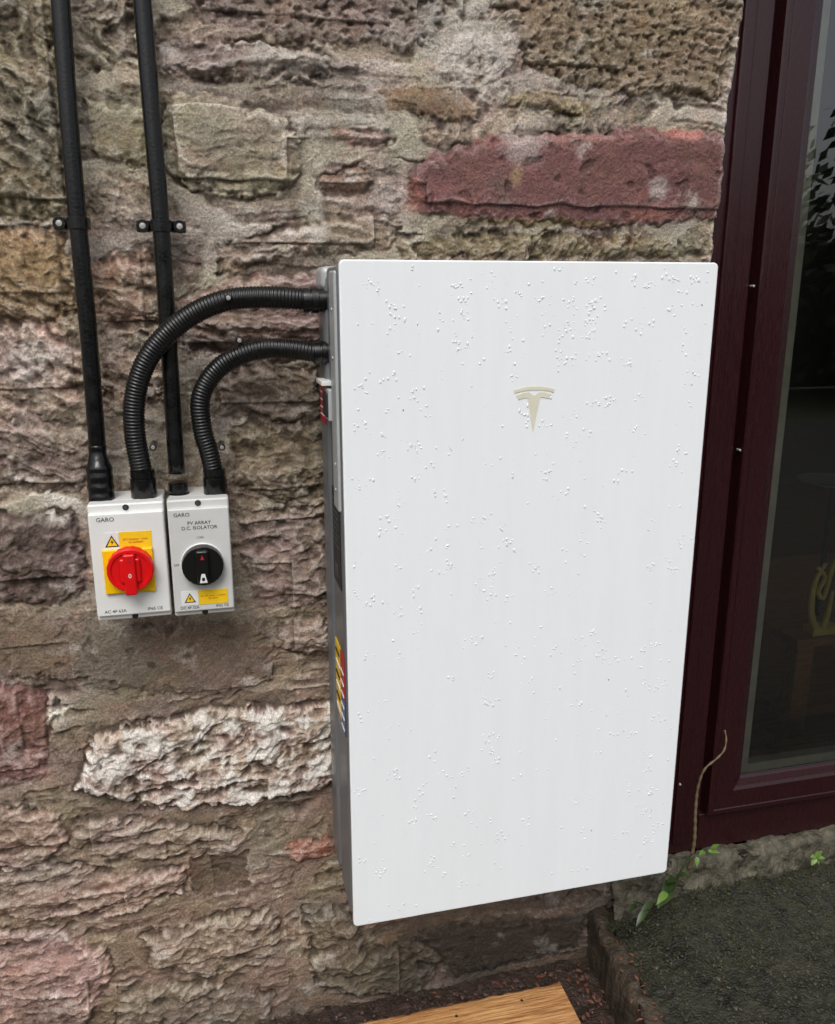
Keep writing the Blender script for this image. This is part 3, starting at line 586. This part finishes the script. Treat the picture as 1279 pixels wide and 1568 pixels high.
for (u,v_) in [(800,1532),(700,1556)]:
    p=atz(u,v_,ZB); lathe("nail",(p[0],p[1],ZB-.0005),(0,0,1),[(0,.0035),(.001,.003)],ink,bd,10)
# ------------------------------------------------------------------ weeds
weed=empty("weed_plant"); grn=mat("weed_leaf",(30,46,20),.4,col2=(58,80,32),scale=25); grb=mat("weed_leaf_light",(84,116,48),.4,col2=(116,142,66),scale=25); stm=mat("dry_stem",(104,90,66),.7,var=.2)
sweep("dry_stem",[aty(u,v_,y) for u,v_,y in [(1056,1330,.20),(1064,1290,.19),(1066,1240,.185),(1070,1205,.185),(1080,1178,.18),(1098,1162,.18),(1110,1148,.185),(1113,1130,.19),(1110,1116,.2)]],.0035,stm,weed,8,.004,radf=lambda s,L:.0042*(1-.6*s/L)+.0006*math.sin(s*300))
sweep("stem_2",[aty(u,v_,y) for u,v_,y in [(1010,1392,.19),(1030,1362,.18),(1040,1340,.18),(1060,1312,.18),(1090,1302,.18)]],.002,grn,weed,8,.004)
sweep("stem_3",[aty(u,v_,y) for u,v_,y in [(1000,1400,.17),(985,1385,.16),(970,1380,.15)]],.0015,grn,weed,8,.004)
v=[];f=[]
for (u,v_,y,dx,dz,dy,Ln,wd) in [(1035,1345,.17,-.6,.5,-.5,.04,.02),(1032,1350,.17,-1,.1,-.6,.045,.022),(1030,1362,.16,-1,-.3,-.5,.05,.022),(1038,1340,.17,.5,.5,-.6,.03,.014),(1000,1380,.15,-1,-.1,-.5,.04,.014),(990,1392,.14,-.9,-.4,-.6,.04,.014),(975,1385,.14,-.8,.2,-.6,.03,.012),(1022,1340,.17,-.4,.9,-.4,.03,.013)]:
    p=aty(u,v_,y); leafmesh(v,f,p,(dx,dy,dz),(0,-.3,1),Ln,wd,.3)
obj("leaves",v,f,grn,weed,True)
v=[];f=[]
for (u,v_,y,dx,dz,dy,Ln,wd) in [(1085,1304,.17,.9,.3,-.5,.024,.011),(1080,1304,.17,-.8,.4,-.5,.022,.011),(1090,1300,.17,.6,.8,-.3,.02,.01),(1068,1312,.17,-.2,-.8,-.6,.02,.01),(1022,1366,.15,-1,.1,-.7,.04,.016)]:
    p=aty(u,v_,y); leafmesh(v,f,p,(dx,dy,dz),(0,-.3,1),Ln,wd,.3)
p=aty(1250,1312,.17)
for a in range(5): leafmesh(v,f,p,(math.cos(a*1.3),-.4,math.sin(a*1.3)),(0,-.5,1),.022,.012,.2)
obj("leaves_light",v,f,grb,weed,True)
v=[];f=[]
for i in range(3600):
    X_=e0[0]+.02+random.random()**1.3*.8; Y_=.205-random.random()**1.6*.2; a=random.uniform(0,6.28)
    leafmesh(v,f,(X_,Y_,gz_(X_,Y_)),(math.cos(a),math.sin(a),random.uniform(.2,1.4)),(0,0,1.01),random.uniform(.003,.011),random.uniform(.0015,.004),.4,2)
obj("moss_tufts",v,f,mat("moss",(30,34,16),.7,col2=(62,64,32),scale=50))
# ------------------------------------------------------------------ garden behind the viewpoint (seen only in reflections)
v=[];f=[]
for i in range(16000):
    X_=random.uniform(-14,16); top=2.5+.5*math.sin(X_*.9)+.5*math.sin(X_*2.3+1)+.3*math.sin(X_*6.1); zz=-.3+(top+.3)*random.random(); Y_=-8.5-random.random()*1.2+.4*math.sin(X_*2.3+zz*2)
    s=random.uniform(.06,.16); d=Vector((random.gauss(0,1),random.gauss(0,1),random.gauss(0,1))).normalized(); e2=d.orthogonal().normalized(); e3=d.cross(e2); k_=len(v); c_=Vector((X_,Y_,zz))
    v+=[tuple(c_-e2*s),tuple(c_+e3*s*.5),tuple(c_+e2*s),tuple(c_-e3*s*.5)]; f.append((k_,k_+1,k_+2,k_+3))
hd=obj("hedge",v,f,mat("hedge_foliage",(40,56,24),.6,col2=(70,88,40),scale=2))
box("hedge_core",-14,16,-9.6,-9.0,-.3,1.7,mat("hedge_dark",(18,24,12),.9,var=.2),hd)
# ------------------------------------------------------------------ light
w=bpy.data.worlds.new("World"); scene.world=w; w.use_nodes=True; n=w.node_tree.nodes; l=w.node_tree.links; bg=n["Background"]
sk=n.new("ShaderNodeTexSky"); sk.sky_type='NISHITA'; sk.sun_disc=False; EL,AZ=math.radians(52),math.radians(200); sk.sun_elevation=EL; sk.sun_rotation=AZ; sk.air_density=1; sk.dust_density=4; sk.ozone_density=1
hs=n.new("ShaderNodeHueSaturation"); hs.inputs["Saturation"].default_value=.4; l.new(sk.outputs[0],hs.inputs["Color"]); l.new(hs.outputs[0],bg.inputs[0]); bg.inputs[1].default_value=.15
sd=bpy.data.lights.new("sun",'SUN'); sd.energy=1.5; sd.angle=math.radians(30); sd.color=(1,.985,.96); so=bpy.data.objects.new("sun",sd); scene.collection.objects.link(so)
dv=Vector((math.sin(AZ)*math.cos(EL),math.cos(AZ)*math.cos(EL),math.sin(EL))); so.rotation_euler=dv.to_track_quat('Z','Y').to_euler()
scene.view_settings.view_transform='Standard'; scene.view_settings.look='None'; scene.view_settings.exposure=0
